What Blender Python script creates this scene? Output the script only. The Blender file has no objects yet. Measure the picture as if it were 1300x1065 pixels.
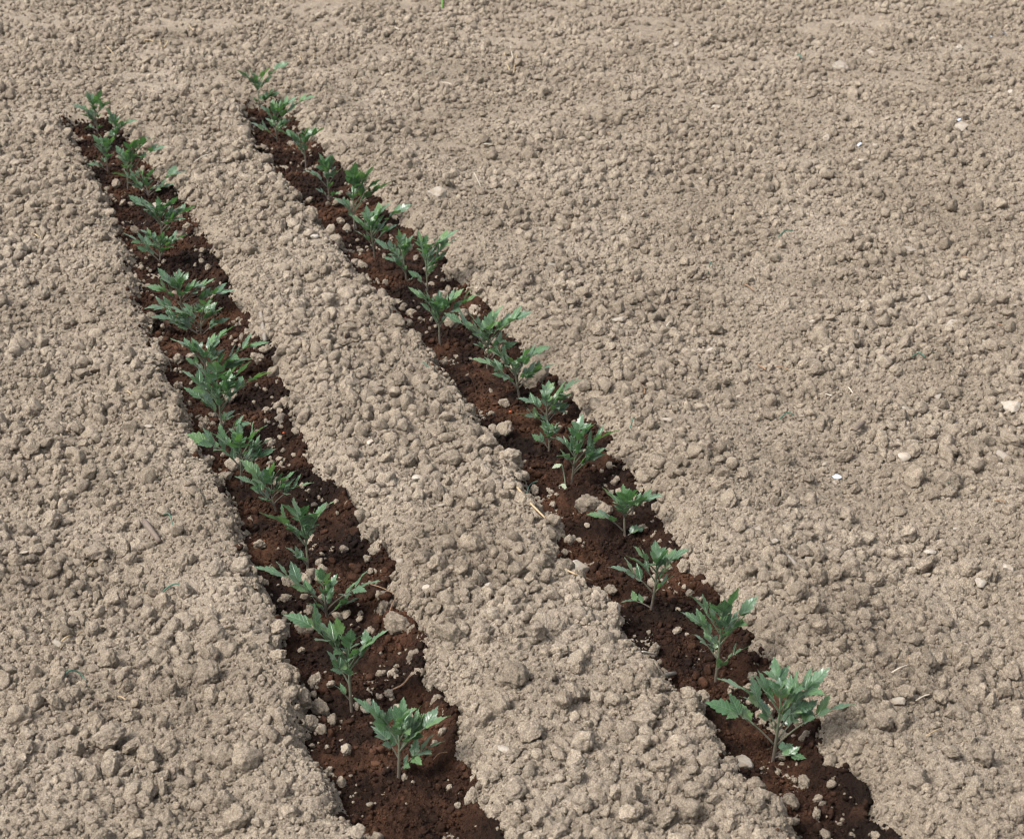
import bpy, bmesh, math, random
import numpy as np
from mathutils import Vector, Matrix, Euler, noise as mnoise

# ------------------------------------------------------------------ camera, sky, sun, exposure
sc = bpy.context.scene
F, CX, CY, H_CAM = 2400.0, 650.0, 487.5, 1.69       # focal length and principal point in photograph pixels (1300 wide)
TH = math.radians(21.9)
cam = bpy.data.cameras.new('camera'); camo = bpy.data.objects.new('camera', cam)
sc.collection.objects.link(camo); sc.camera = camo
cam.sensor_width = 36.0; cam.sensor_fit = 'HORIZONTAL'; cam.lens = 36.0 * F / 1300.0
cam.shift_y = -45.0 / 1300.0
cam.clip_end = 2000.0
camo.location = (0, 0, H_CAM); camo.rotation_euler = (math.pi / 2 - TH, 0, 0)
cam.dof.use_dof = True; cam.dof.focus_distance = 3.9; cam.dof.aperture_fstop = 11.0

SUN_EL, SUN_AZ = math.radians(52), math.radians(-122)   # azimuth from +Y towards +X
w = bpy.data.worlds.new('World'); sc.world = w; w.use_nodes = True
nt = w.node_tree; bg = nt.nodes['Background']
sky = nt.nodes.new('ShaderNodeTexSky'); sky.sky_type = 'NISHITA'; sky.sun_disc = False
sky.sun_elevation = SUN_EL; sky.sun_rotation = SUN_AZ; sky.dust_density = 4.0; sky.air_density = 1.0; sky.ozone_density = 1.0
hs = nt.nodes.new('ShaderNodeHueSaturation'); hs.inputs['Saturation'].default_value = 0.32
nt.links.new(sky.outputs[0], hs.inputs['Color']); nt.links.new(hs.outputs[0], bg.inputs[0])
bg.inputs[1].default_value = 0.105
sl = bpy.data.lights.new('sun', 'SUN'); sl.energy = 1.5; sl.angle = math.radians(16); sl.color = (1.0, 0.965, 0.91)
so = bpy.data.objects.new('sun', sl); sc.collection.objects.link(so)
sdir = Vector((math.sin(SUN_AZ) * math.cos(SUN_EL), math.cos(SUN_AZ) * math.cos(SUN_EL), math.sin(SUN_EL)))
so.rotation_euler = sdir.to_track_quat('Z', 'Y').to_euler(); so.location = (0, 5, 6)
vs = sc.view_settings; vs.view_transform = 'Standard'; vs.look = 'None'; vs.gamma = 1.0; vs.exposure = 1.52
sc.cycles.use_denoising = True; sc.cycles.filter_width = 1.2; sc.cycles.max_bounces = 5; sc.cycles.diffuse_bounces = 3; sc.cycles.glossy_bounces = 2

rng = np.random.default_rng(11); R = random.Random(5)
C = sc.collection

# ------------------------------------------------------------------ helpers
def px(x, y, z=0.0):
    """photograph pixel -> world point on the level z"""
    d = Vector(((x - CX) / F, math.cos(TH) + math.sin(TH) * (CY - y) / F, -math.sin(TH) + math.cos(TH) * (CY - y) / F))
    return Vector((0, 0, H_CAM)) + d * ((z - H_CAM) / d.z)
def proj(P):
    """world points (N,3) -> pixel x, y and depth"""
    X, Y, Z = P[:, 0], P[:, 1], P[:, 2] - H_CAM
    dep = Y * math.cos(TH) - Z * math.sin(TH); up = Y * math.sin(TH) + Z * math.cos(TH)
    return CX + F * X / dep, CY - F * up / dep, dep
ROW = math.radians(18.4)
DU = np.array([-math.sin(ROW), math.cos(ROW)]); DV = np.array([math.cos(ROW), math.sin(ROW)])

def link(o, parent=None):
    C.objects.link(o)
    if parent is not None: o.parent = parent
    return o
def mesh_obj(name, verts, faces, mat, parent=None, smooth=True):
    me = bpy.data.meshes.new(name); me.from_pydata([tuple(v) for v in verts], [], faces); me.update()
    if smooth: me.polygons.foreach_set('use_smooth', [True] * len(me.polygons))
    me.materials.append(mat)
    return link(bpy.data.objects.new(name, me), parent)
def tag(o, label=None, cat=None, group=None, kind=None):
    for k, v in (('label', label), ('category', cat), ('group', group), ('kind', kind)):
        if v: o[k] = v
    return o

def h32(ix, iy, s):
    n = (ix.astype(np.int64) * 374761393 + iy.astype(np.int64) * 668265263 + s * 1442695041) & 0xFFFFFFFF
    n = ((n ^ (n >> 13)) * 1274126177) & 0xFFFFFFFF
    n = ((n ^ (n >> 15)) * 2246822519) & 0xFFFFFFFF
    return (n ^ (n >> 16)).astype(np.float64) / 4294967295.0
def perlin(x, y, s=0):
    ix, iy = np.floor(x), np.floor(y); fx, fy = x - ix, y - iy
    u = fx * fx * fx * (fx * (fx * 6 - 15) + 10); v = fy * fy * fy * (fy * (fy * 6 - 15) + 10)
    def g(dx, dy):
        a = h32(ix + dx, iy + dy, s) * 2 * math.pi
        return np.cos(a) * (fx - dx) + np.sin(a) * (fy - dy)
    a = g(0, 0) * (1 - u) + g(1, 0) * u; b = g(0, 1) * (1 - u) + g(1, 1) * u
    return (a * (1 - v) + b * v) * 1.4
def fbm(x, y, size, s=0, octv=3):
    t = 0; a = 1.0; k = 1.0 / size
    for i in range(octv):
        t = t + a * perlin(x * k + i * 17.3, y * k - i * 9.1, s + i); a *= 0.5; k *= 2.05
    return t
def crumbs(x, y, cell, s):
    """heights of packed round lumps about one cell across"""
    gx, gy = x / cell, y / cell; ix, iy = np.floor(gx), np.floor(gy); out = np.zeros_like(gx)
    for dx in (-1, 0, 1):
        for dy in (-1, 0, 1):
            jx, jy = ix + dx, iy + dy
            r = 0.35 + 0.45 * h32(jx, jy, s + 2)
            d2 = ((gx - jx - h32(jx, jy, s)) ** 2 + (gy - jy - h32(jx, jy, s + 1)) ** 2) / (r * r)
            out = np.maximum(out, np.sqrt(np.maximum(0, 1 - d2)) * r)
    return out * cell
def ss(t):
    t = np.clip(t, 0, 1); return t * t * (3 - 2 * t)

# ------------------------------------------------------------------ lie of the land
FLOOR = -0.048
# edges of the dark soil in each trench as seen in the photograph: y, left x, right x
TR_L = [(160, 84, 128), (200, 100, 160), (250, 130, 204), (300, 155, 242), (350, 166, 266), (400, 182, 288), (450, 200, 322), (500, 218, 346),
        (550, 246, 358), (600, 268, 374), (650, 298, 426), (700, 312, 448), (750, 332, 478), (800, 356, 496), (850, 374, 522), (900, 380, 544), (960, 402, 556), (1065, 446, 606)]
TR_R = [(140, 305, 342), (200, 330, 396), (250, 372, 446), (300, 412, 500), (350, 452, 552), (400, 498, 590), (450, 540, 640), (500, 582, 688),
        (550, 608, 730), (600, 648, 768), (650, 690, 812), (700, 712, 842), (750, 748, 862), (800, 788, 898), (850, 832, 942), (900, 876, 984), (960, 920, 1018), (1065, 1000, 1098)]
def edges(T):
    L = np.array([px(a[1], a[0], -0.02)[:2] for a in T]); Rr = np.array([px(a[2], a[0], -0.05)[:2] for a in T])
    def fit(P):
        u = P @ DU; v = P @ DV; o = np.argsort(u); return u[o], v[o]
    return fit(L), fit(Rr), max((L @ DU).max(), (Rr @ DU).max())
ED = [edges(TR_L), edges(TR_R)]
def uv(x, y): return x * DU[0] + y * DU[1], x * DV[0] + y * DV[1]
def trench_ab(i, u, v):
    """metres inside the left and the right edge of trench i, metres short of its end"""
    (ul, vl), (ur, vr), ue = ED[i]
    wob = 0.030 * perlin(u / 0.15, v * 0 + i, 31) + 0.016 * perlin(u / 0.05, v / 0.2 + i, 37)
    wob2 = 0.040 * perlin(u / 0.15, v * 0 + i + 5, 33) + 0.018 * perlin(u / 0.05, v / 0.2 + i, 39)
    return v - np.interp(u, ul, vl) - wob, np.interp(u, ur, vr) + wob2 - v, ue - u + 0.02 * perlin(v / 0.05, u * 0, 35)
def land(x, y):
    u, v = uv(x, y)
    z = 0.014 * fbm(x, y, 0.75, 3, 2)
    dep = np.zeros_like(x)
    a0, b0, e0 = trench_ab(0, u, v); a1, b1, e1 = trench_ab(1, u, v)
    for a, b, e, m in ((a0, b0, e0, 0), (a1, b1, e1, 1)):
        ins = ss((a + 0.03) / 0.055) * ss((b + 0.075) / 0.085) * ss((e + 0.03) / 0.08)
        dep = np.maximum(dep, ins)
        fade = ss((e + 0.25) / 0.5)
        z = z + 0.018 * fade * (np.exp(-((a + 0.075) / 0.075) ** 2) + np.exp(-((b + 0.15) / 0.10) ** 2))
    z = z - 0.018 * np.exp(-((b1 + 0.46) / 0.12) ** 2) * ss((e1 + 0.3) / 0.6)
    return z * (1 - dep) + FLOOR * dep, dep
def height(x, y, fine=True):
    z, dep = land(x, y)
    k = 1 - 0.65 * dep
    coarse = ss(0.5 + 1.1 * fbm(x, y, 0.42, 51, 2))
    z = z + k * (0.009 * fbm(x, y, 0.12, 7, 3))
    z = z + k * (0.35 + 0.65 * coarse) * 0.40 * crumbs(x, y, 0.031, 60)
    if fine:
        z = z + k * 0.7 * crumbs(x, y, 0.0125, 70) + (0.002 + 0.0015 * k) * perlin(x / 0.006, y / 0.006, 8)
    return z
def compost_height(x, y):
    return FLOOR + 0.006 + 0.013 * fbm(x, y, 0.13, 91, 3) + 0.5 * crumbs(x, y, 0.012, 95) + 0.35 * crumbs(x, y, 0.026, 99) + 0.004 * perlin(x / 0.006, y / 0.006, 98)

def compost_full(i, x, y):
    # the compost creeps a little way up the banks, then runs out under the dry soil
    u, v = uv(x, y); a, b, e = trench_ab(i, u, v)
    up = np.clip(0.02 - np.minimum(a, b), 0, 0.05)
    return compost_height(x, y) + 0.35 * up + 0.010 * ss((0.03 - b) / 0.05) - 0.09 * ss((-0.012 - np.minimum(a, b + 0.008)) / 0.03) - 0.08 * ss((0.0 - e) / 0.03)
# ------------------------------------------------------------------ materials
def nodes(name):
    m = bpy.data.materials.new(name); m.use_nodes = True
    n = m.node_tree.nodes; l = m.node_tree.links; b = n['Principled BSDF']
    return m, n, l, b
def noise_node(n, l, co, scale, detail=4, rough=0.6):
    t = n.new('ShaderNodeTexNoise'); t.inputs['Scale'].default_value = scale; t.inputs['Detail'].default_value = detail; t.inputs['Roughness'].default_value = rough
    l.new(co, t.inputs['Vector']); return t
def ramp(n, l, fac, stops):
    r = n.new('ShaderNodeValToRGB'); e = r.color_ramp.elements
    e[0].position, e[0].color = stops[0][0], (*stops[0][1], 1)
    e[1].position, e[1].color = stops[-1][0], (*stops[-1][1], 1)
    for p, c in stops[1:-1]:
        k = e.new(p); k.color = (*c, 1)
    l.new(fac, r.inputs[0]); return r
def mixc(n, l, mode, fac, a, b):
    m = n.new('ShaderNodeMix'); m.data_type = 'RGBA'; m.blend_type = mode
    for s, v in ((0, fac), (6, a), (7, b)):
        if hasattr(v, 'links') or hasattr(v, 'is_linked'): l.new(v, m.inputs[s])
        elif isinstance(v, tuple): m.inputs[s].default_value = (*v, 1)
        else: m.inputs[s].default_value = v
    return m.outputs[2]
def soil_mat(name, stops, var, bump_scales, rough=0.95, patches=None, spec=0.15, grain=0.48, freq=2.6):
    m, n, l, b = nodes(name)
    geo = n.new('ShaderNodeNewGeometry'); co = geo.outputs['Position']
    base = ramp(n, l, noise_node(n, l, co, freq, 5).outputs[0], stops).outputs[0]
    fine = noise_node(n, l, co, 420, 3, 0.7)
    fr = ramp(n, l, fine.outputs[0], [(0.30, (1 - grain,) * 3), (0.52, (1, 1, 1)), (0.72, (1 + grain,) * 3)]).outputs[0]
    col = mixc(n, l, 'MULTIPLY', 1.0, base, fr)
    mid = noise_node(n, l, co, 70, 4, 0.7)
    mr_ = ramp(n, l, mid.outputs[0], [(0.32, (1 - grain * 0.55, 1 - grain * 0.6, 1 - grain * 0.65)), (0.5, (1, 1, 1)), (0.70, (1 + grain * 0.5,) * 3)]).outputs[0]
    col = mixc(n, l, 'MULTIPLY', 1.0, col, mr_)
    if patches:
        pn = noise_node(n, l, co, patches[0], 4); pr = ramp(n, l, pn.outputs[0], [(patches[1], (0, 0, 0)), (patches[2], (1, 1, 1))])
        col = mixc(n, l, 'MIX', pr.outputs[0], col, patches[3])
    oi = n.new('ShaderNodeObjectInfo'); mr = n.new('ShaderNodeMapRange'); mr.inputs[3].default_value = 1 - var; mr.inputs[4].default_value = 1 + var
    l.new(oi.outputs['Random'], mr.inputs[0])
    cc = n.new('ShaderNodeCombineColor')
    for i in range(3): l.new(mr.outputs[0], cc.inputs[i])
    col = mixc(n, l, 'MULTIPLY', 1.0, col, cc.outputs[0])
    l.new(col, b.inputs['Base Color'])
    b.inputs['Roughness'].default_value = rough; b.inputs['Specular IOR Level'].default_value = spec
    prev = None
    for sc_, dist, st in bump_scales:
        t = noise_node(n, l, co, sc_, 4, 0.65)
        bp = n.new('ShaderNodeBump'); bp.inputs['Distance'].default_value = dist; bp.inputs['Strength'].default_value = st
        l.new(t.outputs[0], bp.inputs['Height'])
        if prev is not None: l.new(prev, bp.inputs['Normal'])
        prev = bp.outputs[0]
    l.new(prev, b.inputs['Normal'])
    return m
DRY = [(0.30, (0.186, 0.151, 0.114)), (0.5, (0.231, 0.190, 0.145)), (0.72, (0.282, 0.236, 0.185))]
M_SOIL = soil_mat('dry_soil', DRY, 0.0, [(42, 0.012, 0.5), (110, 0.010, 0.55), (330, 0.005, 0.7)])
M_CLOD = soil_mat('dry_clod', DRY, 0.17, [(120, 0.007, 0.5), (380, 0.005, 0.75)])
PEAT = [(0.38, (0.0105, 0.0062, 0.0045)), (0.50, (0.022, 0.0112, 0.0072)), (0.66, (0.058, 0.0275, 0.0155))]
M_PEAT = soil_mat('moist_peat', PEAT, 0.0, [(140, 0.010, 0.7), (420, 0.004, 0.8)], 0.8, (5.0, 0.56, 0.76, (0.090, 0.044, 0.026)), 0.08, 0.55, 6.0)
M_PEATC = soil_mat('moist_peat_crumb', PEAT, 0.35, [(200, 0.004, 0.6)], 0.8, (5.0, 0.57, 0.76, (0.085, 0.042, 0.025)), 0.08, 0.55, 6.0)
M_STONE = soil_mat('pale_limestone', [(0.3, (0.245, 0.21, 0.168)), (0.5, (0.29, 0.256, 0.214)), (0.7, (0.34, 0.31, 0.272))], 0.15, [(90, 0.004, 0.4), (400, 0.002, 0.5)], 0.85, (60, 0.46, 0.60, (0.24, 0.195, 0.15)), 0.3, 0.15)
def plain(name, c, rough=0.7, var=0.2, spec=0.3):
    m, n, l, b = nodes(name)
    co = n.new('ShaderNodeNewGeometry').outputs['Position']
    r = ramp(n, l, noise_node(n, l, co, 160, 4).outputs[0], [(0.3, tuple(k * (1 - var) for k in c)), (0.7, tuple(k * (1 + var) for k in c))])
    l.new(r.outputs[0], b.inputs['Base Color']); b.inputs['Roughness'].default_value = rough; b.inputs['Specular IOR Level'].default_value = spec
    return m
M_STRAW = plain('straw', (0.34, 0.25, 0.15)); M_PALESTRAW = plain('bleached_straw', (0.40, 0.35, 0.28)); M_ROOT = plain('root_fibre', (0.22, 0.135, 0.08))
M_WOOD = plain('weathered_wood', (0.13, 0.10, 0.08)); M_GREYWOOD = plain('grey_wood', (0.19, 0.165, 0.14)); M_TWINE = plain('green_twine', (0.05, 0.105, 0.075), 0.6)
M_ORANGE = plain('orange_rind', (0.55, 0.09, 0.02), 0.5); M_WHITE = plain('white_plastic', (0.34, 0.37, 0.42), 0.4, 0.05); M_GRASS = plain('grass_blade', (0.10, 0.22, 0.04))
M_WITHER = plain('withered_leaf', (0.20, 0.23, 0.155), 0.7, 0.15)
def leaf_mat():
    m, n, l, b = nodes('tomato_leaf')
    tc = n.new('ShaderNodeUVMap'); tc.uv_map = 'leaf'
    sep = n.new('ShaderNodeSeparateXYZ'); l.new(tc.outputs[0], sep.inputs[0])
    oi = n.new('ShaderNodeObjectInfo')
    base = ramp(n, l, oi.outputs['Random'], [(0.0, (0.042, 0.088, 0.045)), (0.45, (0.052, 0.108, 0.050)), (0.8, (0.064, 0.130, 0.050)), (1.0, (0.095, 0.165, 0.056))]).outputs[0]
    # veins: along the midrib and slanting side veins
    ab = n.new('ShaderNodeMath'); ab.operation = 'ABSOLUTE'; l.new(sep.outputs[1], ab.inputs[0])
    sub = n.new('ShaderNodeMath'); sub.operation = 'MULTIPLY_ADD'; l.new(ab.outputs[0], sub.inputs[0]); sub.inputs[1].default_value = -0.9; l.new(sep.outputs[0], sub.inputs[2])
    fr = n.new('ShaderNodeMath'); fr.operation = 'PINGPONG'; l.new(sub.outputs[0], fr.inputs[0]); fr.inputs[1].default_value = 0.075
    v1 = ramp(n, l, fr.outputs[0], [(0.0, (1, 1, 1)), (0.014, (0, 0, 0))])
    v2 = ramp(n, l, ab.outputs[0], [(0.0, (1, 1, 1)), (0.025, (0, 0, 0))])
    mx = mixc(n, l, 'LIGHTEN', 1.0, v1.outputs[0], v2.outputs[0])
    mul = n.new('ShaderNodeMath'); mul.operation = 'MULTIPLY'; l.new(mx, mul.inputs[0]); mul.inputs[1].default_value = 0.45
    col = mixc(n, l, 'MIX', mul.outputs[0], base, (0.13, 0.24, 0.11))
    nz = noise_node(n, l, n.new('ShaderNodeNewGeometry').outputs['Position'], 130, 3)
    nr = ramp(n, l, nz.outputs[0], [(0.3, (0.8, 0.8, 0.8)), (0.7, (1.2, 1.2, 1.2))])
    col = mixc(n, l, 'MULTIPLY', 1.0, col, nr.outputs[0])
    l.new(col, b.inputs['Base Color']); b.inputs['Roughness'].default_value = 0.34; b.inputs['Specular IOR Level'].default_value = 0.75
    b.inputs['Sheen Weight'].default_value = 0.15; b.inputs['Sheen Roughness'].default_value = 0.4
    bp = n.new('ShaderNodeBump'); bp.inputs['Distance'].default_value = 0.0016; bp.inputs['Strength'].default_value = 0.6; bp.invert = True
    l.new(mx, bp.inputs['Height']); l.new(bp.outputs[0], b.inputs['Normal'])
    tr = n.new('ShaderNodeBsdfTranslucent'); tc2 = mixc(n, l, 'MULTIPLY', 1.0, col, (1.7, 2.2, 0.9)); l.new(tc2, tr.inputs[0])
    ms = n.new('ShaderNodeMixShader'); ms.inputs[0].default_value = 0.22
    l.new(b.outputs[0], ms.inputs[1]); l.new(tr.outputs[0], ms.inputs[2]); l.new(ms.outputs[0], n['Material Output'].inputs[0])
    return m
M_LEAF = leaf_mat()
def stem_mat():
    m, n, l, b = nodes('tomato_stem')
    co = n.new('ShaderNodeTexCoord').outputs['Object']
    sep = n.new('ShaderNodeSeparateXYZ'); l.new(co, sep.inputs[0])
    mr = n.new('ShaderNodeMapRange'); mr.inputs[1].default_value = 0.0; mr.inputs[2].default_value = 0.11; l.new(sep.outputs[2], mr.inputs[0])
    r = ramp(n, l, mr.outputs[0], [(0.0, (0.072, 0.052, 0.040)), (0.5, (0.075, 0.075, 0.046)), (1.0, (0.062, 0.105, 0.046))])
    l.new(r.outputs[0], b.inputs['Base Color']); b.inputs['Roughness'].default_value = 0.5
    b.inputs['Sheen Weight'].default_value = 0.12
    return m
M_STEM = stem_mat()

# ------------------------------------------------------------------ ground sheet
def sheet(name, X, Y, Z, mat, keep=None):
    ny, nx = X.shape
    V = np.stack([X, Y, Z], -1).reshape(-1, 3)
    i = np.arange(ny * nx).reshape(ny, nx)
    q = np.stack([i[:-1, :-1], i[:-1, 1:], i[1:, 1:], i[1:, :-1]], -1).reshape(-1, 4)
    if keep is not None:
        kf = keep.reshape(-1); q = q[kf[q].all(1)]
        used = np.unique(q); re = np.full(len(V), -1); re[used] = np.arange(len(used)); V = V[used]; q = re[q]
    me = bpy.data.meshes.new(name)
    me.vertices.add(len(V)); me.vertices.foreach_set('co', V.astype(np.float32).ravel())
    me.loops.add(q.size); me.loops.foreach_set('vertex_index', q.astype(np.int32).ravel())
    me.polygons.add(len(q)); me.polygons.foreach_set('loop_start', np.arange(0, q.size, 4, dtype=np.int32)); me.polygons.foreach_set('loop_total', np.full(len(q), 4, dtype=np.int32))
    me.polygons.foreach_set('use_smooth', np.ones(len(q), bool)); me.update(calc_edges=True); me.validate()
    me.materials.append(mat)
    return link(bpy.data.objects.new(name, me))
ys = [2.0]
while ys[-1] < 12.5: ys.append(ys[-1] + 0.0019 * ys[-1])
yy = np.array([-60, -20, -6, -2, 0, 1.0, 1.6, 1.85] + ys + [13, 14, 16, 20, 28, 45, 80, 160, 400, 900])
tt = np.concatenate([[-900, -200, -50, -14, -5, -2.2, -1.3], np.linspace(-1, 1, 620), [1.3, 2.2, 5, 14, 50, 200, 900]])
hw = np.where(yy < 13, 0.33 * np.clip(yy, 2.0, 13) + 0.42, 0.33 * 13 + 0.42)
GX = tt[None, :] * np.minimum(hw[:, None], 5); GY = np.repeat(yy[:, None], len(tt), 1)
far = (np.abs(tt)[None, :] > 1.01) | (yy[:, None] > 12.6) | (yy[:, None] < 1.9)
GZ = np.where(far, land(GX, GY)[0], height(GX, GY))
tag(sheet('ground', GX, GY, GZ, M_SOIL), 'dry tan tilled soil of the field', 'soil', kind='structure')

# dark moist compost filling the floor of each trench
for i, lab in ((0, 'dark moist compost lining the trench farther from the wide open field'), (1, 'dark moist compost lining the trench beside the wide open field')):
    ue = ED[i][2]; us = [1.2]
    while us[-1] < ue + 0.05: us.append(us[-1] + 0.0016 * max(us[-1], 2.4))
    us = np.array(us); vm = np.interp(us, *ED[i][0]); vM = np.interp(us, *ED[i][1])
    s = np.linspace(0, 1, 84)
    V_ = (vm - 0.05)[:, None] + s[None, :] * (vM - vm + 0.12)[:, None]; U_ = np.repeat(us[:, None], 84, 1)
    X_ = U_ * DU[0] + V_ * DV[0]; Y_ = U_ * DU[1] + V_ * DV[1]
    Z_ = compost_height(X_, Y_)
    Z_ = compost_full(i, X_, Y_)
    tag(sheet('trench_soil', X_, Y_, Z_, M_PEAT), lab, 'soil', kind='structure')
def top_z(x, y):
    x = np.atleast_1d(np.asarray(x, float)); y = np.atleast_1d(np.asarray(y, float))
    z = height(x, y)
    for i in (0, 1):
        u, v = uv(x, y); a, b, e = trench_ab(i, u, v)
        z = np.where((a > -0.05) & (b > -0.06) & (e > -0.03), np.maximum(z, compost_full(i, x, y)), z)
    return z
def on_ground(x, y, z0=0.0):
    p = px(x, y, z0)
    for _ in range(4): p = px(x, y, float(top_z(p.x, p.y)[0]))
    return p

# ------------------------------------------------------------------ clod and stone shapes
def lump(name, seed, sub, mat, angular=0.0):
    bm = bmesh.new(); bmesh.ops.create_icosphere(bm, subdivisions=sub, radius=1.0)
    r = random.Random(seed); off = Vector((r.uniform(-50, 50), r.uniform(-50, 50), r.uniform(-50, 50)))
    ax = Vector((1.0, r.uniform(0.72, 1.0), r.uniform(0.6, 0.85)))
    planes = []
    for _ in range(11 + int(5 * angular)):
        d = Vector((r.gauss(0, 1), r.gauss(0, 1), r.gauss(0, 1))).normalized(); planes.append((d, r.uniform(0.55, 0.85) if angular else r.uniform(0.60, 0.92)))
    for v in bm.verts:
        p = v.co.copy(); q = p + off
        p = p * max(0.4, 1 + 0.36 * mnoise.fractal(q * 1.1, 1.0, 2.0, 2))
        for d, h in planes:
            t = p.dot(d) - h
            if t > 0: p -= d * t * (0.95 if angular else 0.88)
        f1 = mnoise.voronoi(q * 2.1)[0][0]; f2 = mnoise.voronoi(q * 4.6)[0][0]
        k = 0.20 * (0.45 - f1) + 0.17 * (0.45 - f2) + 0.11 * mnoise.fractal(q * 3.8, 0.7, 2.0, 4)
        p += v.co * (k if not angular else 0.03 * mnoise.fractal(q * 4, 1, 2, 2))
        v.co = Vector((p.x * ax.x, p.y * ax.y, p.z * ax.z))
    me = bpy.data.meshes.new(name); bm.to_mesh(me); bm.free()
    me.polygons.foreach_set('use_smooth', [angular < 0.5] * len(me.polygons)); me.materials.append(mat)
    return me
BIG = [lump('soil_clod', 100 + i, 4, M_CLOD) for i in range(12)]
STONES = [lump('pale_stone', 300 + i, 3, M_STONE, 1.0) for i in range(8)]
def hidden_set(name, meshes):
    col = bpy.data.collections.new(name)
    for i, me in enumerate(meshes): col.objects.link(bpy.data.objects.new('%s_%02d' % (name, i), me))
    return col
SMALL = hidden_set('crumb_shape', [lump('crumb', 500 + i, 4 if i < 8 else 3, M_CLOD) for i in range(24)])
DARK = hidden_set('peat_shape', [lump('peat', 700 + i, 2, M_PEATC) for i in range(8)])

def scatter(name, P, rot, scl, idx, col, mat):
    me = bpy.data.meshes.new(name); me.vertices.add(len(P)); me.vertices.foreach_set('co', P.astype(np.float32).ravel())
    for nm, typ, data in (('rot', 'FLOAT_VECTOR', rot), ('scl', 'FLOAT_VECTOR', scl)):
        a = me.attributes.new(nm, typ, 'POINT'); a.data.foreach_set('vector', data.astype(np.float32).ravel())
    a = me.attributes.new('idx', 'INT', 'POINT'); a.data.foreach_set('value', idx.astype(np.int32))
    me.materials.append(mat)
    o = link(bpy.data.objects.new(name, me))
    g = bpy.data.node_groups.new(name, 'GeometryNodeTree')
    g.interface.new_socket('Geometry', in_out='INPUT', socket_type='NodeSocketGeometry'); g.interface.new_socket('Geometry', in_out='OUTPUT', socket_type='NodeSocketGeometry')
    n, l = g.nodes, g.links
    gi, go = n.new('NodeGroupInput'), n.new('NodeGroupOutput')
    ci = n.new('GeometryNodeCollectionInfo'); ci.inputs['Collection'].default_value = col; ci.inputs['Separate Children'].default_value = True; ci.inputs['Reset Children'].default_value = True
    ip = n.new('GeometryNodeInstanceOnPoints'); ip.inputs['Pick Instance'].default_value = True
    def att(nm, t):
        a = n.new('GeometryNodeInputNamedAttribute'); a.data_type = t; a.inputs['Name'].default_value = nm; return a.outputs['Attribute']
    er = n.new('FunctionNodeEulerToRotation'); l.new(att('rot', 'FLOAT_VECTOR'), er.inputs[0])
    l.new(gi.outputs[0], ip.inputs['Points']); l.new(ci.outputs[0], ip.inputs['Instance']); l.new(att('idx', 'INT'), ip.inputs['Instance Index'])
    l.new(er.outputs[0], ip.inputs['Rotation']); l.new(att('scl', 'FLOAT_VECTOR'), ip.inputs['Scale']); l.new(ip.outputs[0], go.inputs[0])
    md = o.modifiers.new('scatter', 'NODES'); md.node_group = g
    return o

def zone(x, y):
    u, v = uv(x, y); a0, b0, e0 = trench_ab(0, u, v); a1, b1, e1 = trench_ab(1, u, v)
    z = np.full(x.shape, 0)                               # 0 strip beside the first trench
    z = np.where(b0 < 0, 1, z); z = np.where(b1 < 0, 2, z)   # 1 ridge, 2 open field
    z = np.where((a0 > 0) & (b0 > 0) & (e0 > 0), 3, z); z = np.where((a1 > 0) & (b1 > 0) & (e1 > 0), 4, z)
    z = np.where((np.minimum(e0, e1) < -0.05) & (z < 3), 2, z)
    inn = np.maximum(np.where(e0 > 0, np.minimum(a0, b0), -9), np.where(e1 > 0, np.minimum(a1, b1), -9))
    return z, inn
# ------------------------------------------------------------------ loose clods
N = 330000
q = rng.random(N); Y0, Y1, k = 2.15, 12.0, -0.25
yv = ((Y0 ** k) + q * (Y1 ** k - Y0 ** k)) ** (1 / k)
xv = (rng.random(N) * 2 - 1) * (0.33 * yv + 0.40)
rmin = 0.00094 * np.maximum(yv, 2.2)
rr = rmin * (1 - rng.random(N)) ** (-1 / 2.45); rr = np.minimum(rr, 0.024 * (0.6 + 0.4 * rng.random(N)))
lump_ = rng.random(N) < 0.0085 * np.clip((yv / 4) ** 1.5, 0.6, 3.2); rr = np.where(lump_, rng.uniform(0.012, 0.026, N) * np.clip(yv / 5, 0.85, 1.1), rr)
zn, inn = zone(xv, yv)
cf = 0.5 + 1.1 * fbm(xv, yv, 0.42, 51, 2)                  # patches of coarse and of fine tilth
cf = cf + np.where(zn == 1, 0.15, 0) + np.where(zn == 2, 0.02, 0)
big = rr > 0.008
keep = np.where(big, rng.random(N) < np.clip(cf * 0.95, 0.15, 1), True)
spill = fbm(xv, yv, 0.16, 141, 2)                          # where dry soil has slid into the trench
keep &= ~((inn > 0.0) & (rng.random(N) < np.clip(0.70 + inn * 6 - 0.9 * np.clip(spill - 0.15, 0, 0.7), 0, 0.985)))
keep &= ~((inn > 0.0) & (rr > 0.020))
keep &= ~((inn > 0.0) & (rr < 0.0062) & (rng.random(N) < 0.86))
keep &= ~((zn == 2) & (rr > 0.021) & (rng.random(N) < 0.45))
xv, yv, rr, zn = xv[keep], yv[keep], rr[keep], zn[keep]
zz = np.where(zn >= 3, top_z(xv, yv), height(xv, yv, False)) + rr * rng.uniform(0.25, 0.85, len(rr))
P = np.stack([xv, yv, zz], -1)
X, Y, D = proj(P); vis = (X > 0) & (X < 1300) & (Y > 0) & (Y < 1065)
size = np.where(vis, rr * F / D, 0)
hero = np.zeros(len(rr), bool); hero[np.argsort(-size)[:262]] = True
rot = rng.random((len(rr), 3)) * 2 * math.pi; scl = rr[:, None] * rng.uniform(0.85, 1.15, (len(rr), 3))
rest = ~hero
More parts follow.
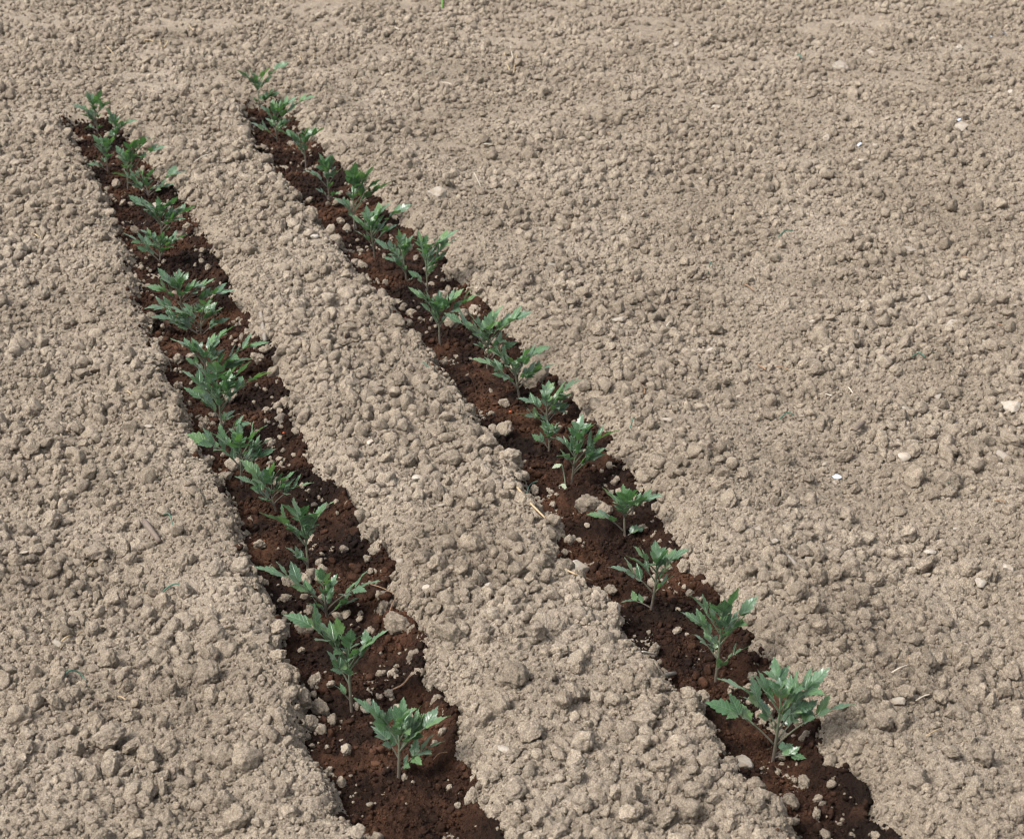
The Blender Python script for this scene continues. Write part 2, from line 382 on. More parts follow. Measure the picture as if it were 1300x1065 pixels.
tag(scatter('soil_crumbs', P[rest], rot[rest], scl[rest], rng.integers(0, 24, rest.sum()), SMALL, M_CLOD), 'countless small dry soil crumbs covering the field', 'soil', kind='stuff')

PLACE = {0: ('on the strip away from the field', 'clods on the strip away from the field'), 1: ('on the ridge between trenches', 'clods on the ridge between the trenches'),
         2: ('on the wide open field', 'clods on the open field'), 3: ('in the trench away from the field', 'clods in the trench away from the field'), 4: ('in the trench beside the field', 'clods in the trench beside the field')}
ORD = ['first', 'second', 'third', 'fourth', 'fifth', 'sixth', 'seventh', 'eighth', 'ninth', 'tenth', 'eleventh', 'twelfth', 'thirteenth', 'fourteenth', 'fifteenth', 'sixteenth', 'seventeenth', 'eighteenth']
# where the seedlings stand, counted from the trench ends
BASE_R = [(330, 143), (353, 181), (389, 214), (419, 256), (450, 293), (477, 328), (517, 358), (543, 372), (559, 438), (618, 468), (660, 508), (696, 540), (696, 574), (725, 618), (794, 682), (826, 773), (908, 866), (981, 965)]
BASE_L = [(124, 166), (148, 179), (138, 218), (162, 241), (189, 248), (207, 306), (203, 336), (233, 398), (255, 427), (263, 486), (285, 556), (308, 615), (352, 650), (391, 732), (416, 784), (447, 906), (506, 988)]
BU = [np.array([float(np.dot(px(x, y, FLOOR)[:2], DU)) for x, y in B]) for B in (BASE_L, BASE_R)]
def clod(p, r, z, e=None, s=None):
    o = link(bpy.data.objects.new('soil_clod', R.choice(BIG))); o.location = tuple(p)
    o.rotation_euler = e if e is not None else [R.uniform(0, 6.28) for _ in range(3)]
    o.scale = s if s is not None else [r * R.uniform(0.85, 1.15) for _ in range(3)]
    row = 0 if z in (0, 3) else 1; k = int(np.argmin(np.abs(BU[row] - p[0] * DU[0] - p[1] * DU[1])))
    where, grp = PLACE[z]; size = 'large' if r > 0.023 else ('middling' if r > 0.018 else 'small')
    tag(o, '%s dry clod %s, level with its %s seedling' % (size, where, ORD[k]) if z >= 3 else '%s dry clod %s, level with the %s nearby seedling' % (size, where, ORD[k]), 'clod', grp)
for i in np.where(hero)[0]: clod(P[i], rr[i], int(zn[i]), list(rot[i]), list(scl[i]))
# clods that stand out in the photograph: x, y, width in pixels
NAMED = [(138, 932, 44), (285, 955, 40), (313, 964, 42), (262, 854, 46), (122, 702, 36), (597, 690, 36), (573, 801, 38), (503, 790, 34), (672, 926, 42),
         (654, 858, 46), (716, 886, 30), (975, 800, 40), (1082, 428, 34), (1147, 436, 28), (1040, 426, 28), (905, 416, 26), (895, 566, 26), (760, 756, 28), (876, 893, 26), (831, 825, 20),
         (386, 795, 28), (620, 560, 34), (640, 545, 26), (566, 690, 28), (1160, 605, 30), (1240, 570, 30), (1005, 745, 34), (550, 770, 30), (240, 900, 30), (740, 940, 36), (820, 900, 32),
         (372, 420, 28), (1075, 655, 28), (993, 582, 26), (330, 455, 16), (298, 588, 22),
         (400, 862, 24), (386, 884, 24), (412, 902, 18), (430, 842, 16), (546, 872, 18), (520, 905, 12), (362, 760, 16), (330, 690, 18), (470, 800, 14), (420, 868, 14), (395, 915, 22), (440, 950, 18),
         (362, 214, 13), (445, 262, 14), (470, 286, 17), (441, 291, 15), (432, 280, 12), (522, 396, 15), (574, 408, 20), (590, 398, 16), (676, 476, 38), (655, 468, 24), (746, 640, 36), (768, 648, 20), (702, 640, 10), (690, 692, 14),
         (775, 748, 18), (1002, 908, 15), (1014, 916, 14), (955, 858, 16), (930, 872, 14), (860, 800, 12), (640, 512, 16), (605, 548, 22), (606, 566, 20),
         (121, 241, 14), (150, 200, 8), (229, 300, 22), (238, 288, 14), (206, 455, 20), (226, 457, 16), (243, 452, 14), (292, 502, 18), (304, 542, 16), (262, 585, 20), (284, 604, 16), (268, 560, 14), (352, 610, 14), (318, 660, 12)]
for x, y, wd in NAMED:
    p = on_ground(x, y + wd * 0.25); d = proj(np.array([p]))[2][0]; r = wd * 0.5 * d / F * 1.05
    z = int(zone(np.array([p.x]), np.array([p.y]))[0][0])
    clod((p.x, p.y, p.z + r * 0.42), r, z)

# ------------------------------------------------------------------ dark crumbs in the trenches
Pd = []
for i in (0, 1):
    n_ = 46000; ue = ED[i][2]
    u = 1.9 * (ue / 1.9) ** rng.random(n_); t = rng.random(n_)
    v = np.interp(u, *ED[i][0]) - 0.03 + t * (np.interp(u, *ED[i][1]) - np.interp(u, *ED[i][0]) + 0.07)
    x_, y_ = u * DU[0] + v * DV[0], u * DU[1] + v * DV[1]
    a, b, e = trench_ab(i, u, v); edge = np.minimum(np.minimum(a, b), e)
    k_ = (compost_full(i, x_, y_) > height(x_, y_) - 0.003) | ((edge > -0.055) & (a > -0.03) & (rng.random(n_) < 0.42 * np.clip(1 + edge / 0.055, 0, 1)))
    k_ &= rng.random(n_) < np.clip(0.55 + 0.9 * fbm(x_, y_, 0.07, 120, 2), 0.12, 1)
    Pd.append(np.stack([x_[k_], y_[k_]], -1))
Pd = np.concatenate(Pd); rd = 0.00058 * np.maximum(Pd[:, 1], 2.3) * (1 - rng.random(len(Pd))) ** (-1 / 2.5); rd = np.minimum(rd, 0.011)
Pz = top_z(Pd[:, 0], Pd[:, 1]) + rd * 0.2
tag(scatter('peat_crumbs', np.column_stack([Pd, Pz]), rng.random((len(Pd), 3)) * 6.28, rd[:, None] * rng.uniform(0.7, 1.2, (len(Pd), 3)), rng.integers(0, 8, len(Pd)), DARK, M_PEATC),
    'dark crumbs of moist compost along both trenches', 'soil', kind='stuff')

# ------------------------------------------------------------------ stones
def stone(x, y, wd, label, flat=0.7, group=None):
    p = on_ground(x, y + wd * 0.2)
    if group: label += ', level with the %s nearby seedling' % ORD[int(np.argmin(np.abs(BU[0 if 'strip' in group else 1] - p.x * DU[0] - p.y * DU[1])))]
    d = proj(np.array([p]))[2][0]; r = wd * 0.5 * d / F * 1.25
    o = link(bpy.data.objects.new('pale_stone', R.choice(STONES))); o.location = (p.x, p.y, p.z + r * flat * 0.35)
    o.scale = (r, r * R.uniform(0.75, 1.0), r * flat); o.rotation_euler = (R.uniform(-0.3, 0.3), R.uniform(-0.3, 0.3), R.uniform(0, 6.28))
    tag(o, label, 'stone', group)
stone(1281, 512, 34, 'largest pale angular stone lying on the wide open field', 0.55)
stone(736, 720, 27, 'white angular stone at the edge of the trench beside the field', 0.8)
stone(566, 367, 24, 'flat white stone chip beside the plants of the field side row', 0.25)
stone(943, 966, 28, 'white broken stone on the compost next to the big spreading plant', 0.7)
stone(76, 231, 22, 'whitish stone on the strip bordering the trench farther from the field', 0.7)
stone(205, 262, 26, 'flat tan stone on the ridge next to the trench farther from the field', 0.5)
for x, y, wd in [(1211, 533, 26), (1148, 579, 20), (1273, 578, 20), (1062, 611, 11), (1068, 84, 26), (1220, 161, 22), (1258, 118, 12), (1154, 318, 20), (1208, 412, 26), (1048, 412, 14),
                 (556, 246, 22), (865, 653, 14), (1140, 889, 18), (785, 405, 14), (1118, 240, 10), (1283, 118, 12), (1010, 270, 10), (1000, 855, 14), (1100, 870, 12), (1032, 408, 12), (620, 184, 14), (700, 338, 16), (945, 640, 10), (1218, 60, 12),
                 (780, 250, 10), (870, 350, 10), (1180, 700, 14), (1245, 740, 16), (960, 480, 10), (840, 130, 10)]:
    stone(x, y, wd, 'pale stone lying on the wide open field', R.uniform(0.5, 0.85), 'pale stones on the open field')
rs = random.Random(77); k_ = 0
while k_ < 55:
    x, y = rs.uniform(430, 1295), rs.uniform(20, 965)
    if x < 420 + (y - 90) * 0.82 + 60: continue
    k_ += 1; stone(x, y, rs.uniform(8, 17) * (0.75 + 0.35 * y / 975), 'pale stone lying on the wide open field', rs.uniform(0.5, 0.85), 'pale stones on the open field')
for x, y, wd in [(529, 605, 14), (507, 712, 16), (560, 640, 12), (470, 560, 12), (400, 300, 12), (430, 470, 12), (620, 745, 14), (350, 330, 10), (640, 950, 16), (540, 745, 12)]:
    stone(x, y, wd, 'small pale stone on the ridge between the trenches', R.uniform(0.4, 0.8), 'pale stones on the ridge')
for x, y, wd in [(140, 485, 10), (60, 560, 10), (72, 815, 16), (30, 700, 12), (190, 540, 10), (150, 600, 10), (120, 470, 10)]:
    stone(x, y, wd, 'small pale stone on the strip away from the field', R.uniform(0.4, 0.8), 'pale stones on the strip')

# ------------------------------------------------------------------ tubes for stems, straws, roots and twine
def tube(pts, rads, sides=6):
    V, Fc = [], []; n_ = len(pts); prev = None
    for i, p in enumerate(pts):
        t = (pts[min(i + 1, n_ - 1)] - pts[max(i - 1, 0)]).normalized()
        a = prev if prev is not None else (Vector((0, 0, 1)) if abs(t.z) < 0.9 else Vector((1, 0, 0)))
        s = (a - t * a.dot(t)).normalized(); b = t.cross(s); prev = s
        for k in range(sides):
            an = 2 * math.pi * k / sides; V.append(p + (s * math.cos(an) + b * math.sin(an)) * rads[i])
    for i in range(n_ - 1):
        for k in range(sides): Fc.append((i * sides + k, i * sides + (k + 1) % sides, (i + 1) * sides + (k + 1) % sides, (i + 1) * sides + k))
    Fc.append(tuple(range(sides - 1, -1, -1))); Fc.append(tuple((n_ - 1) * sides + k for k in range(sides)))
    return V, Fc
def smooth_path(pts, n_):
    P_ = [pts[0]] + list(pts) + [pts[-1]]; out = []
    for i in range(1, len(P_) - 2):
        for j in range(n_):
            t = j / n_; a, b, c, d = P_[i - 1], P_[i], P_[i + 1], P_[i + 2]
            out.append(0.5 * ((2 * b) + (c - a) * t + (2 * a - 5 * b + 4 * c - d) * t * t + (3 * b - a - 3 * c + d) * t ** 3))
    out.append(pts[-1]); return out
def strand(name, pix, wd, mat, label, cat, group=None, lift=0.006, flat=1.0):
    """thin thing lying on the soil along photograph pixels; wd = thickness in pixels"""
    pts = []
    for i, a in enumerate(pix):
        p = on_ground(a[0], a[1]); p.z += lift + (a[2] if len(a) > 2 else 0); pts.append(p)
    c = pts[0].copy(); d = proj(np.array([c]))[2][0]; r = wd * 0.5 * d / F
    pts = [p - c for p in smooth_path(pts, 4)]
    V, Fc = tube(pts, [r * (R.uniform(0.8, 1.1) if 0 < i < len(pts) - 1 else 0.75) for i in range(len(pts))], 4 if wd > 5 else 5)
    o = mesh_obj(name, V, Fc, mat); o.location = c
    return tag(o, label, cat, group)
strand('wood_chip', [(183, 668, .008), (203, 694, .006)], 9, M_WOOD, 'brown weathered wood chip on the strip near the trench farther from the field', 'wood chip')
strand('wood_chip', [(330, 394, .012), (337, 438, .006)], 7, M_GREYWOOD, 'grey wood splinter leaning on the ridge slope by the trench farther from the field', 'wood chip')
strand('stick', [(822, 868, .004), (857, 862, .006)], 8, M_GREYWOOD, 'short grey stick jutting from the ridge over the compost', 'stick')
strand('wood_chip', [(1085, 555, .012), (1096, 545, .012)], 8, M_WOOD, 'dark brown bark chip on the wide open field', 'wood chip')
strand('stick', [(1000, 712, .006), (1020, 735, .006)], 6, M_GREYWOOD, 'grey stick on the bank of the field side trench', 'stick')
strand('root', [(478, 888), (500, 882, .006), (512, 877, .008), (521, 868, .012)], 2.6, M_ROOT, 'thin orange brown root lying across the compost of the trench farther from the field', 'root')
strand('root', [(470, 745), (484, 755, .01), (500, 762, .008), (506, 768)], 1.3, M_ROOT, 'curled root fibre at the bank of the trench farther from the field', 'root')
strand('root', [(494, 782), (500, 770, .006), (510, 762, .006), (514, 778)], 1.3, M_ROOT, 'tangled root fibre poking out of the ridge bank', 'root')
strand('root', [(550, 968), (558, 962, .003), (568, 961, .004)], 1.3, M_ROOT, 'wispy root tuft on the bank near the trench farther from the field', 'root')
strand('straw', [(654, 622, .006), (672, 645, .008), (692, 663, .004)], 3.2, M_STRAW, 'yellow straw stalk lying on the rim of the field side trench', 'straw')
strand('straw', [(712, 725, .004), (730, 737, .008), (752, 743, .004)], 2.6, M_STRAW, 'bent brown straw on the trench rim near the white stone', 'straw')
strand('straw', [(815, 833, .004), (832, 838, .006)], 3, M_PALESTRAW, 'short bleached straw beside the grey stick', 'straw')
strand('straw', [(247, 212, .01), (262, 204, .012), (272, 208, .008)], 2.0, M_PALESTRAW, 'thin bleached straw on the ridge slope', 'straw')
for x, y, dx, dy in [(133, 60, 14, 16), (203, 54, 3, 12), (213, 55, -4, 8), (300, 8, 18, 6), (345, 10, 14, -2), (322, 38, 12, -10), (398, 66, 0, 12), (640, 70, 8, 26), (648, 62, 6, 24), (656, 74, -4, 22), (540, 98, 14, -6), (487, 80, 2, 12),
                     (602, 223, 8, 17), (232, 44, 14, -8), (240, 34, 6, 8), (250, 42, 8, -6), (183, 54, 12, 2), (380, 75, 4, 12), (560, 108, 14, 3), (500, 38, 12, 6)]:
    strand('straw', [(x, y, .004), (x + dx * .5 + R.uniform(-2, 2), y + dy * .5, .007), (x + dx, y + dy, .004)], R.uniform(1.2, 2.0), R.choice((M_PALESTRAW, M_STRAW)),
           'bleached straw stem on the soil beyond the trench ends', 'straw', 'straws beyond the trench ends')
for x, y, dx, dy in [(985, 470, 18, 5), (962, 468, 10, 6), (1075, 495, 8, 10), (1130, 860, 22, -10), (1162, 895, 18, -8), (1175, 940, 20, -10), (1265, 415, 12, 6), (845, 420, 10, -8), (1040, 505, 16, 2), (1220, 330, 10, 5), (945, 365, 12, 8), (720, 285, 10, 10), (1205, 130, 8, -14),
                     (810, 490, 8, 14), (1155, 830, -4, 16), (1262, 640, 14, 3), (765, 170, 10, 4), (1095, 960, 6, -14)]:
    strand('straw', [(x, y, .003), (x + dx * .5 + R.uniform(-3, 3), y + dy * .5, .006), (x + dx, y + dy, .003)], R.uniform(1.3, 2.2), R.choice((M_PALESTRAW, M_STRAW, M_ROOT)),
           'loose dry straw fragment on the wide open field', 'straw', 'straws on the open field')
for x, y, dx, dy in [(78, 820, 14, -8), (98, 812, 8, -4), (104, 735, 16, -18), (40, 300, 10, 5), (60, 430, 12, -4), (160, 500, 10, 8), (20, 910, 14, -2), (150, 890, 10, 4)]:
    strand('straw', [(x, y, .003), (x + dx * .5, y + dy * .5, .006), (x + dx, y + dy, .003)], R.uniform(1.4, 2.4), R.choice((M_PALESTRAW, M_STRAW)),
           'loose dry straw fragment on the strip bordering the trench farther from the field', 'straw', 'straws on the strip')
strand('twine', [(78, 872), (88, 863, .012), (102, 864, .01), (110, 870)], 2.2, M_TWINE, 'curled green twine scrap over a clod on the strip', 'twine')
strand('twine', [(200, 762), (215, 754, .01), (228, 752, .012), (241, 755)], 2.4, M_TWINE, 'wavy green twine scrap on the strip near the trench farther from the field', 'twine')
strand('twine', [(208, 662, .01), (216, 664, .014), (220, 672)], 1.8, M_TWINE, 'tiny green twine hook above the wood chip', 'twine')
strand('twine', [(537, 466, .008), (545, 473, .006)], 2.2, M_TWINE, 'green twine end on the ridge rim of the field side trench', 'twine')
strand('twine', [(667, 640, .0), (672, 626, .012), (683, 618, .008)], 1.8, M_TWINE, 'thin dark green twine on the compost near the yellow straw', 'twine')
for x, y, dx, dy in [(1158, 457, 16, 3), (990, 536, 18, -2), (898, 352, 6, -14), (988, 305, 18, -6), (1010, 75, 8, 4), (1195, 618, 8, 2), (800, 548, 8, -12)]:
    strand('twine', [(x, y, .003), (x + dx * .5, y + dy * .5 - 2, .012), (x + dx, y + dy, .008)], 2.0, M_TWINE, 'faded green twine scrap on the wide open field', 'twine', 'twine scraps on the field')
strand('grass_blade', [(561, 13), (562, 5, .02), (563, -3, .035)], 2.4, M_GRASS, 'lone green grass blade sprouting from the far soil', 'grass')
for x, y, lab in [(360, 551, 'orange rind bit on the trench farther from the field compost'), (515, 405, 'orange rind bit on the compost of the field side trench under the ridge'), (648, 524, 'orange rind bit on the compost beside the overlapping plants')]:
    p = on_ground(x, y); o = link(bpy.data.objects.new('rind_bit', STONES[R.randrange(8)].copy())); o.data.materials.clear(); o.data.materials.append(M_ORANGE)
    o.location = p + Vector((0, 0, .003)); o.scale = (.0042, .0032, .003); tag(o, lab, 'rind')
for x, y in [(1215, 156), (1090, 187), (1257, 49), (1062, 610), (1275, 45)]:
    p = on_ground(x, y); o = link(bpy.data.objects.new('plastic_scrap', STONES[R.randrange(8)].copy())); o.data.materials.clear(); o.data.materials.append(M_WHITE)
    o.location = p + Vector((0, 0, .008)); o.scale = (.014, .010, .004); o.rotation_euler = (R.uniform(-.6, .6), R.uniform(-.6, .6), R.uniform(0, 6))
    tag(o, 'tiny white plastic scrap on the wide open field', 'scrap', 'plastic scraps on the field')

# ------------------------------------------------------------------ tomato seedlings
def leaflet_mesh(seed):
    r = random.Random(seed); n_ = 15; V, Fc, UV = [], [], []
    droop = r.uniform(-0.08, 0.34); fold = r.uniform(0.05, 0.45); twist = r.uniform(-0.3, 0.3); wmax = r.uniform(0.22, 0.285); skew = r.uniform(-0.06, 0.06); wv = r.uniform(0, 6)
    for i in range(n_):
        s = i / (n_ - 1)
        w_ = wmax * (math.sin(math.pi * min(1, s ** 0.78)) ** 0.85) * (1.12 - 0.25 * s) if 0 < i < n_ - 1 else (0.012 if i == 0 else 0.004)
        tooth = 0
        if 2 < i < n_ - 1: tooth = (-0.22 if i % 3 == 0 else (0.10 if i % 3 == 2 else -0.04)) * (0.8 + 0.4 * r.random())
        for j, f in enumerate((-1, -0.5, 0, 0.5, 1)):
            ww = w_ * f * (1 + tooth * (abs(f) == 1))
            x = s + (0.035 if abs(f) == 1 and i % 3 == 2 else 0)
            y = ww + skew * s * s
            z = fold * abs(ww) * (1 - 0.5 * abs(f)) - droop * s * s + twist * ww * s + 0.02 * math.sin(s * 11 + wv + f * 2) * abs(f)
            V.append((x, y, z)); UV.append((s, ww))
    for i in range(n_ - 1):
        for j in range(4): Fc.append((i * 5 + j, i * 5 + j + 1, i * 5 + j + 6, i * 5 + j + 5)[::-1])
    me = bpy.data.meshes.new('leaflet'); me.from_pydata(V, [], Fc); me.update()
    uvl = me.uv_layers.new(name='leaf')
    for lp in me.loops: uvl.data[lp.index].uv = UV[lp.vertex_index]
    me.polygons.foreach_set('use_smooth', [True] * len(me.polygons)); me.materials.append(M_LEAF); return me
LEAFLETS = [leaflet_mesh(40 + i) for i in range(16)]
def frame(x, up):
    x = x.normalized(); y = up.cross(x)
    if y.length < 1e-3: y = Vector((0, 1, 0)).cross(x)
    y.normalize(); z = x.cross(y); m = Matrix((x, y, z)).transposed().to_4x4(); return m
RIGHT = Vector((1, 0, 0)); UPV = Vector((0, math.sin(TH), math.cos(TH))); FWD = Vector((0, math.cos(TH), -math.sin(TH)))
def add_leaflet(parent, at, direction, up, size):
    o = link(bpy.data.objects.new('leaflet', R.choice(LEAFLETS)), parent)
    m = frame(direction, up); m = m @ Matrix.Rotation(R.uniform(-0.6, 0.6), 4, 'X')
    o.matrix_local = Matrix.Translation(at) @ m @ Matrix.Diagonal((size, size * R.uniform(0.9, 1.2), size, 1))
    return o
def bez(a, b, c, t): return a * (1 - t) ** 2 + b * (2 * t * (1 - t)) + c * t * t
def add_leaf(root, P0, tip, scale):
    Lv = tip - P0; L = Lv.length
    up = Vector((0, 0, 1)); hor = Vector((Lv.x, Lv.y, 0))
    P1 = P0 + Lv * 0.45 + up * L * (0.22 if Lv.z < L * 0.75 else 0.05)
    tl = min(max(0.45 * L, 0.025 * scale), 0.049 * scale)          # terminal leaflet
    te = max(0.3, 1 - tl * 0.92 / L)
    pts = [bez(P0, P1, tip, te * k / 8) for k in range(9)]
    V, Fc = tube(pts, [0.0017 * scale * (1 - 0.6 * k / 8) for k in range(9)], 6)
    leaf = mesh_obj('leaf', V, Fc, M_STEM, root)
    def tan(t): return (bez(P0, P1, tip, min(1, t + 0.03)) - bez(P0, P1, tip, t - 0.03)).normalized()
    side = tan(te * 0.8).cross(up)
    if side.length < 0.25: side = Vector((R.uniform(-1, 1), R.uniform(-1, 1), 0))
    side.normalize()
    nrm = side.cross(tan(te)).normalized()
    if nrm.z < 0: nrm = -nrm
    nrm = (nrm + up * 0.5).normalized()
    add_leaflet(leaf, pts[-1], (tip - pts[-1]) + up * 0.10 * tl, nrm, tl)
    pairs = [(te * 0.90, 0.86, 0.85), (te * 0.60, 0.84, 1.0)]
    if L > 0.075 * scale: pairs.append((te * 0.76, 0.36, 1.2))
    if L < 0.045 * scale: pairs = pairs[:1]
    for t, k, an in pairs:
        for sgn in (-1, 1):
            if R.random() < 0.06: continue
            tt_ = t + R.uniform(-0.03, 0.03); p = bez(P0, P1, tip, tt_)
            a = an * R.uniform(0.75, 1.2)
            d = tan(tt_) * math.cos(a) + side * sgn * math.sin(a) + nrm * R.uniform(0.0, 0.75)
            add_leaflet(leaf, p, d, nrm, tl * k * R.uniform(0.82, 1.12))
    return leaf
def plant(base, top, tips, label, group):
    b = on_ground(base[0], base[1], FLOOR); b.z -= 0.003
    d = proj(np.array([b]))[2][0]; m = d / F
    root = bpy.data.objects.new('tomato_plant', None); root.empty_display_size = 0.05; link(root); root.location = b
    tag(root, label, 'tomato plant', group)
    def loc(x, y, dep): return RIGHT * ((x - base[0]) * m) + UPV * ((base[1] - y) * m / 1.0) + FWD * dep
    def lift(x, y, lean):
        """point over the base: up the picture means up in space, with a lean away or towards"""
        v = Vector(((x - base[0]) * m, 0, 0)); hgt = (base[1] - y) * m / math.cos(TH + math.atan((y - CY) / F))
        a = TH + math.atan((y - CY) / F)
        v.y = lean; v.z = hgt - lean * math.tan(a); return v
    T = lift(top[0], top[1], R.uniform(-0.012, 0.012)); hgt = T.z
    mid = T * 0.5 + Vector((R.uniform(-.005, .005), R.uniform(-.005, .005), 0))
    stem = [bez(Vector((0, 0, -0.006)), mid, T, k / 10) for k in range(11)]
    sc_ = 1.0
    V, Fc = tube(stem, [0.0031 * (1 - 0.05 * k) for k in range(11)], 8); mesh_obj('stem', V, Fc, M_STEM, root)
    # young leaves folded round the growing tip
    for k in range(3):
        an = R.uniform(0, 6.28); v = Vector((math.cos(an) * 0.6, math.sin(an) * 0.6, 1)).normalized()
        add_leaf(root, stem[9], stem[9] + v * R.uniform(0.026, 0.042), 0.75)
    xs_ = [t_[0] for t_ in tips]; ys_ = [t_[1] for t_ in tips]
    extra = [(R.uniform(base[0] + 0.7 * (min(xs_) - base[0]), base[0] + 0.7 * (max(xs_) - base[0])), R.uniform(min(ys_) + 2, top[1] + 0.25 * (base[1] - top[1]))) for _ in range(3 if d < 4.3 else 6)]
    for tp in tips + extra:
        x, y = tp[0], tp[1]; reach = abs(x - base[0]) * m
        lean = tp[2] if len(tp) > 2 else R.uniform(-1, 1) * (0.014 + 0.035 * max(0, 1 - reach / 0.07))
        Q = lift(x, y, lean)
        if Q.z < 0.012: Q.z = 0.012
        t = min(0.97, max(0.10, (Q.z - 0.75 * reach * 0.7) / max(hgt, 0.02) * 0.66))
        i = t * 10; k = min(9, int(i)); P0 = stem[k].lerp(stem[k + 1], i - k)
        if Q.z < hgt * 0.3: P0 = stem[1]
        if (Q - P0).length < 0.03: Q = P0 + (Q - P0).normalized() * 0.03
        add_leaf(root, P0, Q, 1.0)
    return root
ROW_R = [((330, 143), (328, 111), [(307, 88), (322, 95), (343, 84), (367, 81), (319, 123), (343, 121)]),
 ((353, 181), (350, 142), [(321, 157), (339, 149), (348, 126), (366, 132), (401, 122), (362, 154)]),
 ((389, 214), (387, 181), [(353, 163), (369, 167), (377, 183), (412, 163), (393, 161)]),
 ((419, 256), (416, 225), [(390, 216), (408, 194), (425, 197), (434, 214), (402, 240), (432, 244)]),
 ((450, 293), (449, 250), [(426, 251), (468, 214), (496, 234), (460, 225), (443, 266), (454, 206)]),
 ((477, 328), (472, 285), [(449, 272), (466, 261), (488, 273), (495, 252), (521, 261), (454, 293)]),
 ((517, 358), (511, 315), [(479, 306), (507, 291), (524, 298), (498, 325), (509, 334), (531, 355)]),
 ((543, 372), (541, 328), [(533, 291), (579, 293), (582, 303), (566, 321), (520, 345)]),
 ((559, 438), (558, 395), [(523, 367), (540, 371), (559, 368), (588, 366), (607, 376), (569, 398)]),
 ((618, 468), (619, 425), [(567, 400), (623, 395), (634, 387), (672, 396), (602, 435), (629, 444), (590, 408)]),
 ((660, 508), (652, 465), [(602, 454), (625, 440), (642, 446), (674, 440), (692, 438), (703, 462), (680, 470)]),
 ((696, 540), (693, 508), [(655, 523), (660, 503), (740, 481), (718, 511), (683, 523), (697, 484)]),
 ((696, 574), (696, 552), [(676, 552), (691, 532), (707, 538), (709, 555)]),
 ((725, 618), (732, 563), [(708, 552), (724, 540), (738, 525), (780, 546), (766, 569), (763, 576), (708, 575)]),
 ((794, 682), (793, 648), [(749, 649), (764, 618), (791, 614), (835, 628), (821, 669), (797, 630)]),
 ((826, 773), (833, 716), [(777, 716), (802, 694), (832, 687), (865, 694), (849, 716), (787, 774)]),
 ((908, 866), (912, 790), [(869, 774), (874, 753), (955, 757), (930, 748), (911, 763), (895, 800), (950, 819), (921, 837)]),
 ((981, 965), (986, 881), [(899, 892), (914, 860), (948, 857), (980, 835), (1020, 852), (1042, 849), (1072, 894), (1034, 893), (1008, 943), (1019, 961)])]
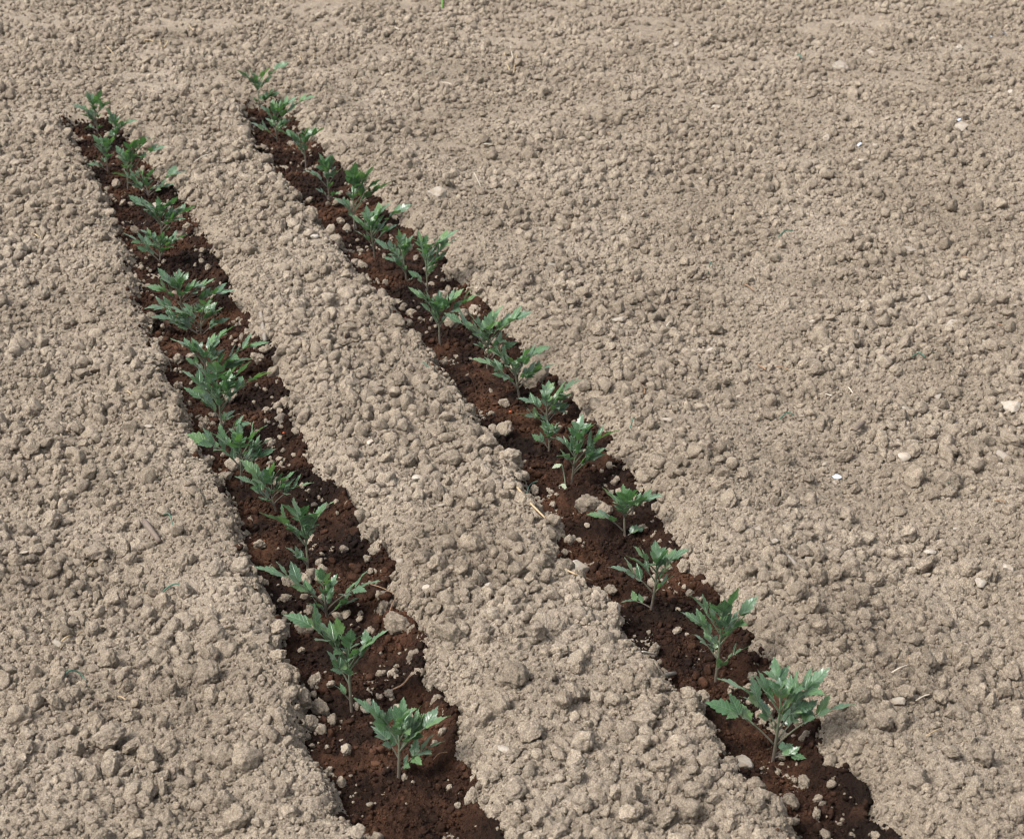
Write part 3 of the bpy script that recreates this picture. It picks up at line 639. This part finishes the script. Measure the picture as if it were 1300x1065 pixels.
ROW_L = [((124, 166), (122, 139), [(96, 132), (113, 115), (134, 115), (143, 130), (107, 145), (106, 164), (130, 160)]),
 ((148, 179), (148, 158), [(139, 137), (174, 151), (150, 166), (133, 166)]),
 ((138, 218), (137, 193), [(113, 207), (125, 181), (150, 172), (131, 169), (145, 193)]),
 ((162, 241), (162, 202), [(177, 177), (213, 186), (200, 175), (150, 185), (153, 196)]),
 ((189, 248), (185, 232), [(147, 219), (169, 217), (177, 211), (237, 217), (199, 214), (199, 235)]),
 ((207, 306), (205, 275), [(169, 251), (191, 251), (206, 249), (249, 264), (189, 266), (221, 286), (234, 275)]),
 ((203, 336), (204, 309), [(161, 299), (181, 290), (211, 294), (238, 298), (217, 313), (196, 305)]),
 ((233, 398), (230, 365), [(186, 390), (194, 361), (204, 341), (228, 343), (256, 358), (275, 356), (298, 369)]),
 ((255, 427), (258, 395), [(198, 401), (209, 392), (236, 386), (271, 382), (290, 404), (285, 392), (208, 409)]),
 ((263, 486), (263, 452), [(225, 430), (234, 433), (280, 431), (285, 442), (276, 422), (300, 414), (340, 433)]),
 ((285, 556), (280, 490), [(238, 466), (255, 455), (283, 455), (240, 493), (305, 466), (321, 458), (344, 472), (294, 519), (318, 536)]),
 ((308, 615), (309, 576), [(247, 552), (268, 546), (305, 537), (338, 536), (349, 570), (346, 556), (279, 566)]),
 ((352, 650), (346, 626), [(304, 604), (312, 582), (350, 586), (361, 599), (398, 612), (321, 620), (332, 631)]),
 ((391, 732), (389, 680), [(339, 650), (379, 633), (393, 653), (366, 694), (420, 633), (405, 645), (380, 706)]),
 ((416, 784), (415, 753), [(333, 719), (411, 721), (393, 765), (483, 737), (459, 760), (428, 728)]),
 ((447, 906), (445, 832), [(376, 779), (431, 783), (490, 799), (451, 800), (427, 868), (447, 848), (471, 812)]),
 ((506, 988), (508, 930), [(455, 891), (513, 886), (476, 922), (535, 906), (569, 911), (561, 941), (549, 906), (528, 960), (520, 901)])]
LOOK_R = {13: 'tiny short green seedling', 14: 'green seedling with a withered pale leaf', 16: 'slim seedling with one drooping leaf', 17: 'tall seedling with leafy side shoot', 18: 'wide spreading seedling with arching leaves'}
LOOK_L = {11: 'tall bushy seedling with low side shoot', 14: 'upright green seedling with one raised leaf', 15: 'low seedling with two outstretched leaves', 17: 'dense bushy green seedling'}
PL = {}
for rows, looks, where, grp in ((ROW_R, LOOK_R, 'row beside open field', 'tomato seedlings in the row beside the field'), (ROW_L, LOOK_L, 'row farther from open field', 'tomato seedlings in the row farther from the field')):
    for i, (b_, t_, tips) in enumerate(rows):
        PL[(grp, i)] = plant(b_, t_, tips, '%s, %s from trench end, %s' % (looks.get(i + 1, 'green tomato seedling'), ORD[i], where), grp)
# the withered pale leaf at the foot of the bushy seedling
rt = PL[('tomato seedlings in the row beside the field', 13)]
W0 = Vector((-0.012, -0.01, 0.0)); W1 = Vector((-0.022, -0.012, 0.062))
pts = [bez(W0, Vector((-0.014, -0.012, 0.04)), W1, k / 8) for k in range(9)]
V, Fc = tube(pts, [0.0016] * 9, 6); wl = mesh_obj('leaf', V, Fc, M_WITHER, rt); wl['label'] = 'withered pale leaf'
for at, dr, s in ((W1, Vector((-0.8, -0.3, -0.25)), 0.022), (W0 + Vector((-.004, -.004, .018)), Vector((-0.3, -0.6, -0.8)), 0.022)):
    me = LEAFLETS[3].copy(); me.materials.clear(); me.materials.append(M_WITHER)
    o = link(bpy.data.objects.new('leaflet', me), wl); o.matrix_local = Matrix.Translation(at) @ frame(dr, Vector((0, 0, 1))) @ Matrix.Diagonal((s, s * 1.6, s, 1))
